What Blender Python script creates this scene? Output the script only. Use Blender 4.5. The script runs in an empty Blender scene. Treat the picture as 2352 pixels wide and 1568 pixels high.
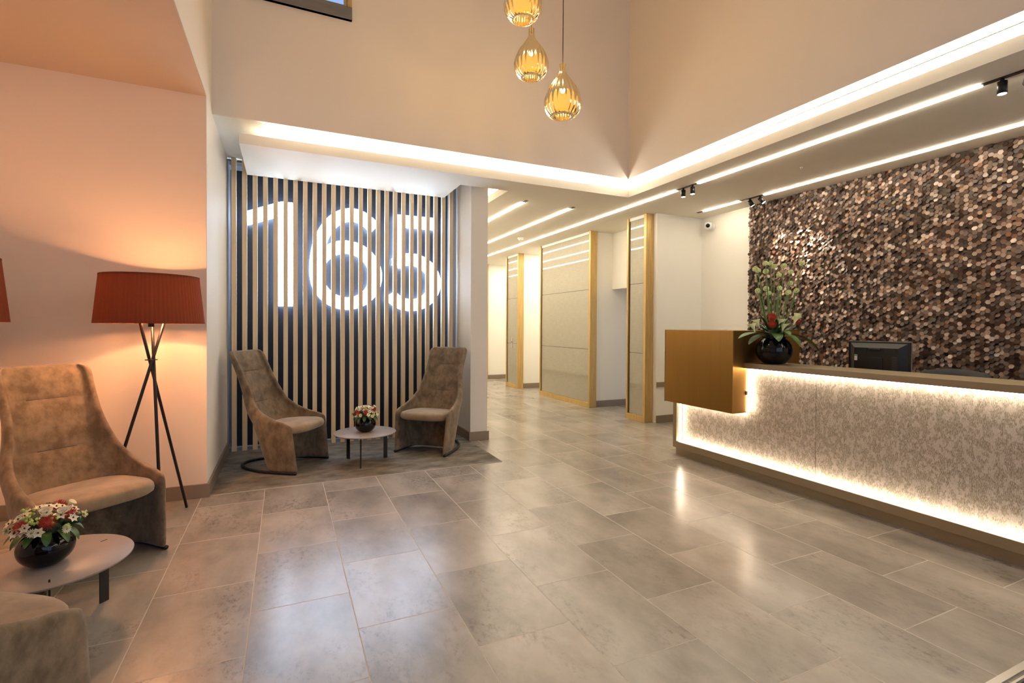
import bpy, math, random
from math import sin, cos, pi, radians
from mathutils import Vector, Matrix, noise
SC = bpy.context.scene
COL = SC.collection
# ------------------------------------------------------------------ camera
FPX, HEAD, PITCH, ROLL, PY = 1142.584, 0.4285506, 0.0116394, 0.0053207, 764.166
cd = bpy.data.cameras.new('camera'); cam = bpy.data.objects.new('camera', cd); COL.objects.link(cam)
cd.sensor_width = 36.0; cd.lens = FPX / 2352 * 36.0
cd.shift_x = 0.0; cd.shift_y = -(784 - PY) / 2352
fw = Vector((sin(HEAD) * cos(PITCH), cos(HEAD) * cos(PITCH), -sin(PITCH)))
rt = Vector((cos(HEAD), -sin(HEAD), 0)); up = rt.cross(fw)
r2 = rt * cos(ROLL) + up * sin(ROLL); u2 = -rt * sin(ROLL) + up * cos(ROLL)
M = Matrix((r2, u2, -fw)).transposed().to_4x4(); M.translation = Vector((0, 0, 1.2104))
cam.matrix_world = M; cd.clip_start = 0.05
SC.camera = cam
# ------------------------------------------------------------------ world and exposure
W = bpy.data.worlds.new('world'); SC.world = W; W.use_nodes = True
W.node_tree.nodes['Background'].inputs[0].default_value = (0.35, 0.5, 0.8, 1)
W.node_tree.nodes['Background'].inputs[1].default_value = 0.6
vs = SC.view_settings
vs.view_transform = 'Standard'; vs.look = 'None'; vs.gamma = 1.0; vs.use_curve_mapping = False
vs.exposure = 0.87
WARM = (1.0, 0.46, 0.19); AMBER = (1.0, 0.66, 0.36); NEUT = (1.0, 0.84, 0.64); COOL = (0.80, 0.90, 1.0)
E_COVE = 17.0; E_LINE = 25.0; E_NUM = 12.0; E_DESK = 13.0; P_FLOOR = 52.0; P_PEND = 15.0

def light(name, kind, loc, power, color, rot=None, **kw):
    ld = bpy.data.lights.new(name, kind); ld.energy = power; ld.color = color
    for k, v in kw.items(): setattr(ld, k, v)
    o = bpy.data.objects.new(name, ld); COL.objects.link(o); o.location = loc
    if rot is not None: o.rotation_euler = rot
    return o
def aim(o, target):
    o.rotation_euler = (Vector(target) - Vector(o.location)).to_track_quat('-Z', 'Y').to_euler()
# daylight through the glazed entrance front behind the camera
light('daylight', 'AREA', (1.2, -2.86, 1.9), 14, (0.62, 0.78, 1.0), (radians(90), 0, 0), shape='RECTANGLE', size=4.2, size_y=2.8)

# ------------------------------------------------------------------ materials
def nm(name, base=(0.8, 0.8, 0.8), rough=0.5, metal=0.0, emit=None, estr=0.0, bump=0.0, bscale=200, spec=0.5,
       mottle=None, mscale=8, mdetail=4, mstretch=(1, 1, 1), coat=0.0, trans=0.0, alpha=1.0, sheen=0.0, ior=1.45, mlo=0.35, mhi=0.65):
    m = bpy.data.materials.new(name); m.use_nodes = True
    nt = m.node_tree; b = nt.nodes['Principled BSDF']
    b.inputs['Base Color'].default_value = (*base, 1); b.inputs['Roughness'].default_value = rough
    b.inputs['Metallic'].default_value = metal; b.inputs['Specular IOR Level'].default_value = spec
    b.inputs['Coat Weight'].default_value = coat; b.inputs['Coat Roughness'].default_value = 0.06
    b.inputs['Transmission Weight'].default_value = trans; b.inputs['IOR'].default_value = ior
    b.inputs['Sheen Weight'].default_value = sheen; b.inputs['Alpha'].default_value = alpha
    if emit: b.inputs['Emission Color'].default_value = (*emit, 1); b.inputs['Emission Strength'].default_value = estr
    if mottle or bump:
        tc = nt.nodes.new('ShaderNodeTexCoord'); mp = nt.nodes.new('ShaderNodeMapping')
        nt.links.new(tc.outputs['Object'], mp.inputs[0]); mp.inputs['Scale'].default_value = mstretch
    if mottle:
        n = nt.nodes.new('ShaderNodeTexNoise'); n.inputs['Scale'].default_value = mscale; n.inputs['Detail'].default_value = mdetail
        n.inputs['Roughness'].default_value = 0.65
        nt.links.new(mp.outputs[0], n.inputs['Vector'])
        r = nt.nodes.new('ShaderNodeValToRGB'); r.color_ramp.elements[0].position = mlo; r.color_ramp.elements[1].position = mhi
        r.color_ramp.elements[0].color = (*mottle, 1); r.color_ramp.elements[1].color = (*base, 1)
        nt.links.new(n.outputs['Fac'], r.inputs[0]); nt.links.new(r.outputs[0], b.inputs['Base Color'])
    if bump:
        n2 = nt.nodes.new('ShaderNodeTexNoise'); n2.inputs['Scale'].default_value = bscale; n2.inputs['Detail'].default_value = 2
        bp = nt.nodes.new('ShaderNodeBump'); bp.inputs['Strength'].default_value = bump; bp.inputs['Distance'].default_value = 0.002
        nt.links.new(mp.outputs[0], n2.inputs['Vector']); nt.links.new(n2.outputs['Fac'], bp.inputs['Height']); nt.links.new(bp.outputs[0], b.inputs['Normal'])
    return m
def emis(name, color, strength):
    return nm(name, (0.8, 0.8, 0.8), 0.5, emit=color, estr=strength)
PAINT = nm('wall_paint', (0.80, 0.72, 0.63), 0.6, spec=0.25)
PAINT_P = nm('pier_paint', (0.80, 0.75, 0.68), 0.6, spec=0.25)
PAINT_W = nm('white_paint', (0.88, 0.85, 0.77), 0.6, spec=0.25)
CEIL = nm('ceiling_paint', (0.87, 0.82, 0.72), 0.7, spec=0.2)
SKIRT = nm('bronze_skirting', (0.27, 0.21, 0.155), 0.35, metal=0.25)
BRASS = nm('gold_frame', (0.62, 0.43, 0.17), 0.38, metal=0.35, mottle=(0.5, 0.33, 0.12), mscale=3, mstretch=(14, 14, 1), spec=0.4)
BOXM = nm('brushed_bronze', (0.40, 0.215, 0.055), 0.34, metal=0.85, mottle=(0.37, 0.195, 0.05), mscale=1.0, mstretch=(12, 12, 0.5))
BRONZE = nm('satin_bronze', (0.34, 0.275, 0.175), 0.42, metal=0.55)
BLACK = nm('black_metal', (0.012, 0.012, 0.013), 0.4)
BLACKG = nm('black_glass', (0.003, 0.003, 0.004), 0.03, spec=0.45)
SILVER = nm('silver_trim', (0.33, 0.35, 0.40), 0.35, metal=0.6)
SLAT = nm('pale_timber', (0.93, 0.73, 0.47), 0.5, mottle=(0.82, 0.60, 0.35), mscale=2.2, mstretch=(25, 25, 0.8), mdetail=6)
PANELB = nm('dark_blue_panel', (0.006, 0.010, 0.020), 0.4)
NUM = emis('numeral_light', (0.54, 0.72, 1.0), E_NUM)
COVE = emis('cove_light', (1.0, 0.91, 0.79), E_COVE)
LINE = emis('line_light', (1.0, 0.87, 0.67), E_LINE)
DLED = emis('desk_led', (1.0, 0.88, 0.70), E_DESK)
SPOTL = emis('spot_lens', (1.0, 0.9, 0.75), 12.0)
SUEDE = nm('brown_suede', (0.29, 0.212, 0.133), 0.85, spec=0.12, mottle=(0.145, 0.102, 0.062), mscale=13, mdetail=9, mstretch=(1.2, 1.2, 0.85), sheen=0.25, bump=0.15, bscale=350, mlo=0.38, mhi=0.68)
SUEDE2 = nm('cushion_suede', (0.35, 0.255, 0.16), 0.85, spec=0.12, mottle=(0.245, 0.175, 0.105), mscale=12, mdetail=8, sheen=0.3, bump=0.15, bscale=350)
TOPM = nm('mauve_grey_laminate', (0.30, 0.255, 0.235), 0.42, spec=0.4)
PLASTIC_W = nm('white_plastic', (0.8, 0.8, 0.78), 0.35)
PLASTIC_B = nm('black_plastic', (0.012, 0.011, 0.011), 0.38, bump=0.1, bscale=600)
GREYF = nm('charcoal_fabric', (0.05, 0.05, 0.055), 0.8, bump=0.2)
ALU = nm('aluminium', (0.6, 0.58, 0.54), 0.3, metal=0.9)
MATM = nm('dark_mat_pile', (0.05, 0.045, 0.035), 0.95, mottle=(0.02, 0.018, 0.015), mscale=120)
CARPET = nm('mottled_carpet', (0.30, 0.275, 0.235), 0.95, spec=0.1, mottle=(0.115, 0.10, 0.082), mscale=4.2, mdetail=9, mstretch=(1, 1.9, 1), bump=0.6, bscale=500, mlo=0.34, mhi=0.68)
GREYFR = nm('grey_window_frame', (0.20, 0.19, 0.18), 0.45, mottle=(0.16, 0.15, 0.14), mscale=3, mstretch=(1, 8, 8))
def floor_mat():
    m = bpy.data.materials.new('porcelain_tiles'); m.use_nodes = True; nt = m.node_tree; N = nt.nodes; L = nt.links
    b = N['Principled BSDF']; tc = N.new('ShaderNodeTexCoord'); sx = N.new('ShaderNodeSeparateXYZ'); L.new(tc.outputs['Object'], sx.inputs[0])
    ax = N.new('ShaderNodeMath'); ax.operation = 'ADD'; ax.inputs[1].default_value = 0.132 + 16.0; L.new(sx.outputs['X'], ax.inputs[0])
    ay = N.new('ShaderNodeMath'); ay.operation = 'ADD'; ay.inputs[1].default_value = -3.55 + 12.0 - 0.3; L.new(sx.outputs['Y'], ay.inputs[0])
    cb = N.new('ShaderNodeCombineXYZ'); L.new(ay.outputs[0], cb.inputs[0]); L.new(ax.outputs[0], cb.inputs[1])
    br = N.new('ShaderNodeTexBrick'); br.offset = 0.5; br.offset_frequency = 2; br.squash = 1.0
    L.new(cb.outputs[0], br.inputs['Vector'])
    for k, v in (('Scale', 1.0), ('Mortar Size', 0.0022), ('Mortar Smooth', 0.2), ('Bias', 0.0), ('Brick Width', 0.6), ('Row Height', 0.4)): br.inputs[k].default_value = v
    br.inputs['Color1'].default_value = (0.92, 0.92, 0.92, 1); br.inputs['Color2'].default_value = (1.04, 1.04, 1.04, 1); br.inputs['Mortar'].default_value = (1, 1, 1, 1)
    mp = N.new('ShaderNodeMapping'); mp.inputs['Scale'].default_value = (1.0, 0.55, 1); L.new(tc.outputs['Object'], mp.inputs[0])
    # each tile shifts the stain pattern
    sh = N.new('ShaderNodeVectorMath'); sh.operation = 'MULTIPLY_ADD'; sh.inputs[1].default_value = (37, 37, 37); L.new(br.outputs['Color'], sh.inputs[0]); L.new(mp.outputs[0], sh.inputs[2])
    n1 = N.new('ShaderNodeTexNoise'); n1.inputs['Scale'].default_value = 3.0; n1.inputs['Detail'].default_value = 8; n1.inputs['Roughness'].default_value = 0.62; L.new(sh.outputs[0], n1.inputs['Vector'])
    r1 = N.new('ShaderNodeValToRGB'); r1.color_ramp.elements[0].position = 0.33; r1.color_ramp.elements[1].position = 0.66
    r1.color_ramp.elements[0].color = (0.212, 0.184, 0.155, 1); r1.color_ramp.elements[1].color = (0.40, 0.358, 0.308, 1); L.new(n1.outputs['Fac'], r1.inputs[0])
    n2 = N.new('ShaderNodeTexNoise'); n2.inputs['Scale'].default_value = 42; n2.inputs['Detail'].default_value = 9; n2.inputs['Roughness'].default_value = 0.75; L.new(sh.outputs[0], n2.inputs['Vector'])
    n3 = N.new('ShaderNodeTexNoise'); n3.inputs['Scale'].default_value = 3.6; n3.inputs['Detail'].default_value = 3; L.new(sh.outputs[0], n3.inputs['Vector'])
    mm = N.new('ShaderNodeMath'); mm.operation = 'MULTIPLY'
    ra = N.new('ShaderNodeValToRGB'); ra.color_ramp.elements[0].position = 0.50; ra.color_ramp.elements[1].position = 0.64; L.new(n2.outputs['Fac'], ra.inputs[0])
    rb = N.new('ShaderNodeValToRGB'); rb.color_ramp.elements[0].position = 0.47; rb.color_ramp.elements[1].position = 0.68; L.new(n3.outputs['Fac'], rb.inputs[0])
    L.new(ra.outputs[0], mm.inputs[0]); L.new(rb.outputs[0], mm.inputs[1])
    mx = N.new('ShaderNodeMixRGB'); mx.inputs['Color2'].default_value = (0.09, 0.068, 0.055, 1); L.new(r1.outputs[0], mx.inputs['Color1'])
    m7 = N.new('ShaderNodeMath'); m7.operation = 'MULTIPLY'; m7.inputs[1].default_value = 0.75; L.new(mm.outputs[0], m7.inputs[0]); L.new(m7.outputs[0], mx.inputs['Fac'])
    mu = N.new('ShaderNodeMixRGB'); mu.blend_type = 'MULTIPLY'; mu.inputs['Fac'].default_value = 1; L.new(mx.outputs[0], mu.inputs['Color1']); L.new(br.outputs['Color'], mu.inputs['Color2'])
    gr = N.new('ShaderNodeMixRGB'); gr.inputs['Color2'].default_value = (0.46, 0.41, 0.34, 1); L.new(mu.outputs[0], gr.inputs['Color1']); L.new(br.outputs['Fac'], gr.inputs['Fac'])
    L.new(gr.outputs[0], b.inputs['Base Color'])
    ro = N.new('ShaderNodeMapRange'); ro.inputs['To Min'].default_value = 0.25; ro.inputs['To Max'].default_value = 0.7; L.new(br.outputs['Fac'], ro.inputs['Value']); L.new(ro.outputs[0], b.inputs['Roughness'])
    b.inputs['Specular IOR Level'].default_value = 0.72
    bp = N.new('ShaderNodeBump'); bp.invert = True; bp.inputs['Strength'].default_value = 0.5; bp.inputs['Distance'].default_value = 0.001; L.new(br.outputs['Fac'], bp.inputs['Height']); L.new(bp.outputs[0], b.inputs['Normal'])
    return m
FLOORM = floor_mat()
def glass_panel_mat():      # woven metallic mesh behind glass
    m = nm('mesh_behind_glass', (0.34, 0.315, 0.235), 0.55, coat=1.0, spec=0.5); nt = m.node_tree; N = nt.nodes; L = nt.links; b = N['Principled BSDF']
    tc = N.new('ShaderNodeTexCoord')
    outs = []
    for sc in ((1, 130, 5), (1, 5, 130)):
        mp = N.new('ShaderNodeMapping'); mp.inputs['Scale'].default_value = sc; L.new(tc.outputs['Object'], mp.inputs[0])
        n = N.new('ShaderNodeTexNoise'); n.inputs['Scale'].default_value = 1.6; n.inputs['Detail'].default_value = 4; L.new(mp.outputs[0], n.inputs['Vector']); outs.append(n)
    a = N.new('ShaderNodeMath'); a.operation = 'ADD'; L.new(outs[0].outputs['Fac'], a.inputs[0]); L.new(outs[1].outputs['Fac'], a.inputs[1])
    r = N.new('ShaderNodeMapRange'); r.inputs['From Min'].default_value = 0.7; r.inputs['From Max'].default_value = 1.3; L.new(a.outputs[0], r.inputs['Value'])
    mx = N.new('ShaderNodeMixRGB'); mx.inputs['Color1'].default_value = (0.285, 0.255, 0.19, 1); mx.inputs['Color2'].default_value = (0.385, 0.35, 0.275, 1); L.new(r.outputs[0], mx.inputs['Fac'])
    L.new(mx.outputs[0], b.inputs['Base Color']); b.inputs['Coat Roughness'].default_value = 0.03; b.inputs['Coat IOR'].default_value = 1.7
    return m
MESHG = glass_panel_mat()
def fabric_mat():
    m = nm('woven_panel', (0.6, 0.5, 0.42), 0.8, spec=0.1); nt = m.node_tree; N = nt.nodes; L = nt.links; b = N['Principled BSDF']
    tc = N.new('ShaderNodeTexCoord')
    def noi(sc, scale, det, ro=0.6):
        mp = N.new('ShaderNodeMapping'); mp.inputs['Scale'].default_value = sc; L.new(tc.outputs['Object'], mp.inputs[0])
        n = N.new('ShaderNodeTexNoise'); n.inputs['Scale'].default_value = scale; n.inputs['Detail'].default_value = det; n.inputs['Roughness'].default_value = ro
        L.new(mp.outputs[0], n.inputs['Vector']); return n
    a = noi((1, 1, 0.16), 480, 2, 0.7)       # fine vertical threads
    c = noi((1, 1, 0.62), 26, 2, 0.55)       # worn patches
    def blocky(sc):
        mp = N.new('ShaderNodeMapping'); mp.inputs['Scale'].default_value = sc; L.new(tc.outputs['Object'], mp.inputs[0])
        v = N.new('ShaderNodeTexVoronoi'); v.distance = 'CHEBYCHEV'; v.inputs['Scale'].default_value = 1.0; L.new(mp.outputs[0], v.inputs['Vector']); return v
    v = blocky((1, 75, 42))
    ad = N.new('ShaderNodeMath'); ad.operation = 'MULTIPLY_ADD'; ad.inputs[1].default_value = 0.45; L.new(v.outputs['Color'], ad.inputs[0]); L.new(c.outputs['Fac'], ad.inputs[2])
    rc = N.new('ShaderNodeValToRGB'); rc.color_ramp.elements[0].position = 0.76; rc.color_ramp.elements[1].position = 0.80; rc.color_ramp.elements[1].color = (.48, .48, .48, 1); L.new(ad.outputs[0], rc.inputs[0])
    ra = N.new('ShaderNodeValToRGB'); ra.color_ramp.elements[0].position = 0.40; ra.color_ramp.elements[1].position = 0.60
    ra.color_ramp.elements[0].color = (0.265, 0.205, 0.148, 1); ra.color_ramp.elements[1].color = (0.58, 0.505, 0.41, 1); L.new(a.outputs['Fac'], ra.inputs[0])
    mx = N.new('ShaderNodeMixRGB'); mx.inputs['Color2'].default_value = (0.72, 0.62, 0.54, 1); L.new(ra.outputs[0], mx.inputs['Color1']); L.new(rc.outputs[0], mx.inputs['Fac'])
    L.new(mx.outputs[0], b.inputs['Base Color'])
    return m
FABRIC = fabric_mat()
def hex_mat():
    m = nm('timber_hexagons', (0.3, 0.2, 0.15), 0.42, spec=0.45); nt = m.node_tree; N = nt.nodes; L = nt.links; b = N['Principled BSDF']
    at = N.new('ShaderNodeAttribute'); at.attribute_name = 'tone'
    r = N.new('ShaderNodeValToRGB'); e = r.color_ramp.elements
    e[0].position = 0.0; e[0].color = (0.032, 0.018, 0.012, 1); e[1].position = 1.0; e[1].color = (0.48, 0.385, 0.33, 1)
    for p, c in ((0.3, (0.055, 0.032, 0.021, 1)), (0.5, (0.095, 0.053, 0.034, 1)), (0.62, (0.20, 0.10, 0.055, 1)), (0.72, (0.19, 0.135, 0.105, 1)), (0.86, (0.33, 0.225, 0.16, 1))):
        x = e.new(p); x.color = c
    L.new(at.outputs['Fac'], r.inputs[0])
    tc = N.new('ShaderNodeTexCoord'); mp = N.new('ShaderNodeMapping'); mp.inputs['Scale'].default_value = (1, 130, 30); mp.inputs['Rotation'].default_value = (0.5, 0, 0); L.new(tc.outputs['Object'], mp.inputs[0])
    n = N.new('ShaderNodeTexNoise'); n.inputs['Scale'].default_value = 1.0; n.inputs['Detail'].default_value = 4; L.new(mp.outputs[0], n.inputs['Vector'])
    mr = N.new('ShaderNodeMapRange'); mr.inputs['To Min'].default_value = 0.65; mr.inputs['To Max'].default_value = 1.3; L.new(n.outputs['Fac'], mr.inputs['Value'])
    mu = N.new('ShaderNodeMixRGB'); mu.blend_type = 'MULTIPLY'; mu.inputs['Fac'].default_value = 1; L.new(r.outputs[0], mu.inputs['Color1']); L.new(mr.outputs[0], mu.inputs['Color2'])
    L.new(mu.outputs[0], b.inputs['Base Color'])
    return m
HEXM = hex_mat()
def shade_mat(name, col):
    m = nm(name, col, 0.8, spec=0.1); nt = m.node_tree; N = nt.nodes; L = nt.links; b = N['Principled BSDF']; out = N['Material Output']
    t = N.new('ShaderNodeBsdfTranslucent'); t.inputs[0].default_value = (*[min(1, c * 1.15) for c in col], 1)
    mx = N.new('ShaderNodeMixShader'); mx.inputs[0].default_value = 0.022; L.new(b.outputs[0], mx.inputs[1]); L.new(t.outputs[0], mx.inputs[2]); L.new(mx.outputs[0], out.inputs[0])
    return m
SHADE = shade_mat('rust_ribbon', (0.19, 0.045, 0.02))
def diffuser_mat():
    m = bpy.data.materials.new('frosted_disc'); m.use_nodes = True; nt = m.node_tree; N = nt.nodes; L = nt.links; out = N['Material Output']; b = N['Principled BSDF']
    b.inputs['Base Color'].default_value = (0.55, 0.42, 0.33, 1); b.inputs['Roughness'].default_value = 0.9
    t = N.new('ShaderNodeBsdfTransparent'); mx = N.new('ShaderNodeMixShader'); mx.inputs[0].default_value = 0.42; L.new(t.outputs[0], mx.inputs[1]); L.new(b.outputs[0], mx.inputs[2]); L.new(mx.outputs[0], out.inputs[0])
    return m
DIFFU = diffuser_mat()
def amber_glass():
    m = bpy.data.materials.new('amber_glass'); m.use_nodes = True; nt = m.node_tree; N = nt.nodes; L = nt.links; out = N['Material Output']
    nt.nodes.remove(N['Principled BSDF'])
    tr = N.new('ShaderNodeBsdfTransparent'); lw = N.new('ShaderNodeLayerWeight'); lw.inputs[0].default_value = 0.5
    cr = N.new('ShaderNodeValToRGB'); cr.color_ramp.elements[0].color = (1.0, 0.91, 0.60, 1); cr.color_ramp.elements[1].color = (0.85, 0.48, 0.09, 1); cr.color_ramp.elements[0].position = 0.25; cr.color_ramp.elements[1].position = 0.95
    L.new(lw.outputs['Facing'], cr.inputs[0]); L.new(cr.outputs[0], tr.inputs[0])
    gl = N.new('ShaderNodeBsdfGlossy'); gl.inputs['Roughness'].default_value = 0.12; gl.inputs[0].default_value = (1, 0.85, 0.55, 1)
    df = N.new('ShaderNodeBsdfTranslucent'); df.inputs[0].default_value = (1.0, 0.62, 0.13, 1)
    fr_ = N.new('ShaderNodeFresnel'); fr_.inputs[0].default_value = 1.5
    m1 = N.new('ShaderNodeMixShader'); m1.inputs[0].default_value = 0.06; L.new(tr.outputs[0], m1.inputs[1]); L.new(df.outputs[0], m1.inputs[2])
    m2 = N.new('ShaderNodeMixShader'); L.new(fr_.outputs[0], m2.inputs[0]); L.new(m1.outputs[0], m2.inputs[1]); L.new(gl.outputs[0], m2.inputs[2]); L.new(m2.outputs[0], out.inputs[0])
    return m
AGLASS = amber_glass()
BULB = emis('warm_bulb', (1.0, 0.80, 0.50), 60.0)
CLEAR = nm('clear_glass', (0.9, 0.95, 1.0), 0.02, trans=1.0, ior=1.1)
PETW = nm('cream_petal', (0.82, 0.74, 0.53), 0.6); PETG = nm('lime_petal', (0.50, 0.62, 0.16), 0.6); PETY = nm('pale_green_petal', (0.86, 0.90, 0.50), 0.6)
RED = nm('red_spike', (0.62, 0.09, 0.05), 0.6); DARKC = nm('dark_centre', (0.03, 0.025, 0.01), 0.6); GREENC = nm('green_centre', (0.25, 0.38, 0.06), 0.6)
LEAF = nm('green_leaf', (0.075, 0.17, 0.03), 0.38, mottle=(0.04, 0.10, 0.02), mscale=30); LEAFD = nm('dark_leaf', (0.02, 0.055, 0.02), 0.25); STEM = nm('green_stem', (0.13, 0.24, 0.05), 0.5)

# ------------------------------------------------------------------ mesh builder
class MB:
    def __init__(s): s.v = []; s.f = []; s.m = []; s.s = []
    def add(s, vs, fs, mi=0, sm=False):
        k = len(s.v); s.v += [Vector(p) for p in vs]
        for f in fs: s.f.append(tuple(k + i for i in f)); s.m.append(mi); s.s.append(sm)
    def box(s, x, y, z, mi=0):
        (a, b), (c, d), (e, f) = x, y, z
        s.add([(a, c, e), (b, c, e), (b, d, e), (a, d, e), (a, c, f), (b, c, f), (b, d, f), (a, d, f)],
              [(0, 3, 2, 1), (4, 5, 6, 7), (0, 1, 5, 4), (1, 2, 6, 5), (2, 3, 7, 6), (3, 0, 4, 7)], mi); return s
    def tube(s, pts, r, n=10, mi=0, closed=False, caps=True, flat=1.0):
        pts = [Vector(p) for p in pts]; R = r if isinstance(r, (list, tuple)) else [r] * len(pts); vs = []; N = len(pts); pu = None
        for i, p in enumerate(pts):
            if closed: t = pts[(i + 1) % N] - pts[i - 1]
            else: t = pts[min(i + 1, N - 1)] - pts[max(i - 1, 0)]
            t.normalize()
            if pu is None: pu = t.orthogonal().normalized() if abs(t.z) > 0.9 else Vector((0, 0, 1)).cross(t).normalized()
            u = (pu - t * pu.dot(t)).normalized(); pu = u; w = t.cross(u)
            for k in range(n):
                a = 2 * pi * k / n; vs.append(p + (u * cos(a) + w * sin(a) * flat) * R[i])
        fs = []
        for i in range(N if closed else N - 1):
            j = (i + 1) % N
            for k in range(n): fs.append((i * n + k, i * n + (k + 1) % n, j * n + (k + 1) % n, j * n + k))
        if caps and not closed: fs += [tuple(range(n))[::-1], tuple((N - 1) * n + k for k in range(n))]
        s.add(vs, fs, mi, True); return s
    def lathe(s, prof, c=(0, 0, 0), n=32, mi=0, rib=0, ribn=0, caps=True, z0=0):
        vs = []; c = Vector(c)
        for (r, z) in prof:
            for k in range(n):
                a = 2 * pi * k / n; q = r * (1 + rib * (cos(a * ribn) if ribn else 0)); vs.append(c + Vector((q * cos(a), q * sin(a), z)))
        fs = []
        for i in range(len(prof) - 1):
            for k in range(n): fs.append((i * n + k, i * n + (k + 1) % n, (i + 1) * n + (k + 1) % n, (i + 1) * n + k))
        if caps: fs += [tuple(range(n))[::-1], tuple((len(prof) - 1) * n + k for k in range(n))]
        s.add(vs, fs, mi, True); return s
    def grid(s, rows, mi=0, sm=True, wrap=False):
        n = len(rows[0]); vs = [p for r in rows for p in r]; fs = []
        for i in range(len(rows) - 1):
            for k in range(n if wrap else n - 1): fs.append((i * n + k, i * n + (k + 1) % n, (i + 1) * n + (k + 1) % n, (i + 1) * n + k))
        s.add(vs, fs, mi, sm); return s
    def prism(s, poly, y0, y1, mi=0):       # polygon in x,z extruded along y
        n = len(poly); vs = [(x, y0, z) for x, z in poly] + [(x, y1, z) for x, z in poly]
        fs = [tuple(range(n)), tuple(range(n, 2 * n))[::-1]] + [(k, k + n, (k + 1) % n + n, (k + 1) % n) for k in range(n)]
        s.add(vs, fs, mi); return s
    def build(s, name, mats, parent=None, local=False, bevel=0, subsurf=0):
        me = bpy.data.meshes.new(name)
        off = Vector((0, 0, 0)) if (parent is None or local) else Vector(parent['_base'])
        if parent is None and not local:
            xs = [v.x for v in s.v]; ys = [v.y for v in s.v]; zs = [v.z for v in s.v]
            loc = Vector(((min(xs) + max(xs)) / 2, (min(ys) + max(ys)) / 2, min(zs)))
            if bevel == -1: loc = Vector((0, 0, 0)); 
            off = loc
        me.from_pydata([v - off for v in s.v], [], s.f); me.update()
        for m in (mats if isinstance(mats, (list, tuple)) else [mats]): me.materials.append(m)
        for p, mi, sm in zip(me.polygons, s.m, s.s): p.material_index = mi; p.use_smooth = sm
        o = bpy.data.objects.new(name, me); COL.objects.link(o)
        if parent is not None: o.parent = parent; o['_base'] = tuple(off) if not local else (0, 0, 0)
        else: o.location = off
        if parent is not None and not local:
            # sub-parts: keep world placement relative to the top of the chain
            if parent.type == 'MESH': pass
        if bevel > 0:
            b = o.modifiers.new('bevel', 'BEVEL'); b.width = bevel; b.segments = 2; b.limit_method = 'ANGLE'; b.harden_normals = False
        if subsurf:
            b = o.modifiers.new('subsurf', 'SUBSURF'); b.levels = subsurf; b.render_levels = subsurf
        return o
def thing(name, loc, label, cat, group=None, rz=0):
    o = bpy.data.objects.new(name, None); COL.objects.link(o); o.location = loc; o.rotation_euler = (0, 0, rz); o.empty_display_size = 0.1
    o['label'] = label; o['category'] = cat; o['_base'] = tuple(loc)
    if group: o['group'] = group
    return o
def tag(o, label, cat, group=None, kind=None):
    if label: o['label'] = label
    if cat: o['category'] = cat
    if group: o['group'] = group
    if kind: o['kind'] = kind
    return o
def struct(name, x, y, z, mat, bevel=0):
    m = MB(); m.box(x, y, z)
    o = m.build(name, mat, bevel=bevel); o['kind'] = 'structure'; return o
def structm(name, boxes, mat, origin=False):
    m = MB()
    for b in boxes: m.box(*b)
    o = m.build(name, mat, bevel=-1 if origin else 0); o['kind'] = 'structure'; return o
def copy_tree(root, loc, rz, label, group=None):
    r = root.copy(); COL.objects.link(r); r.location = loc; r.rotation_euler = (0, 0, rz); r['label'] = label
    if group: r['group'] = group
    for ch in list(root.children):
        c = ch.copy(); COL.objects.link(c); c.parent = r
        for g in ch.children:
            d = g.copy(); COL.objects.link(d); d.parent = c
    return r

# ------------------------------------------------------------------ the room
structm('floor', [((-1.9, 6.4), (-3.0, 14.2), (-0.1, 0.0))], FLOORM, origin=True)
PX = -0.5; ZC = 2.66; ZR = 2.81; ZT = 5.3; UY = 4.38; UX = 3.37
struct('wall_left', (-1.8, PX), (4.09, 5.75), (0, ZT), PAINT_P)
struct('wall_alcove_glow_lining', (-1.68, PX - 0.002), (4.086, 4.0905), (0, 2.815), nm('warm_glow_tint', (0.82, 0.665, 0.53), 0.6, spec=0.2))  # thin sheet added over the wall; warm lamp-shade glow is in its colour
struct('wall_alcove', (-1.8, -1.68), (-3.0, 4.09), (0, 2.815), PAINT)
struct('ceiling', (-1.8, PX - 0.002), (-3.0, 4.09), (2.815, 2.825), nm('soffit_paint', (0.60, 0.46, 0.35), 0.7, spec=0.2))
struct('wall_left_upper', (PX - 0.1, PX), (-3.0, 4.09), (2.8255, ZT), PAINT)
structm('wall_back_upper', [((PX, -0.42), (UY, UY + 0.02), (ZR, ZT)), ((0.51, UX), (UY, UY + 0.02), (ZR, ZT)), ((-0.42, 0.51), (UY, UY + 0.02), (ZR, 3.755)), ((-0.42, 0.51), (UY, UY + 0.02), (4.9, ZT))], PAINT)
struct('wall_right_upper', (UX, UX + 0.02), (-3.0, UY), (ZR, ZT), PAINT)
struct('ceiling', (PX - 0.1, UX + 0.1), (-3.0, UY + 0.1), (ZT, ZT + 0.1), CEIL)
# recess ceiling just above the lowered slabs
structm('ceiling', [((PX, UX + 0.5), (UY + 0.02, 5.75), (ZR, ZR + 0.1)), ((UX + 0.02, UX + 0.5), (-3.0, UY + 0.02), (ZR, ZR + 0.1)), ((1.9, 2.3), (5.75, 8.0), (ZR, ZR + 0.1))], PAINT_W)
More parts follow.
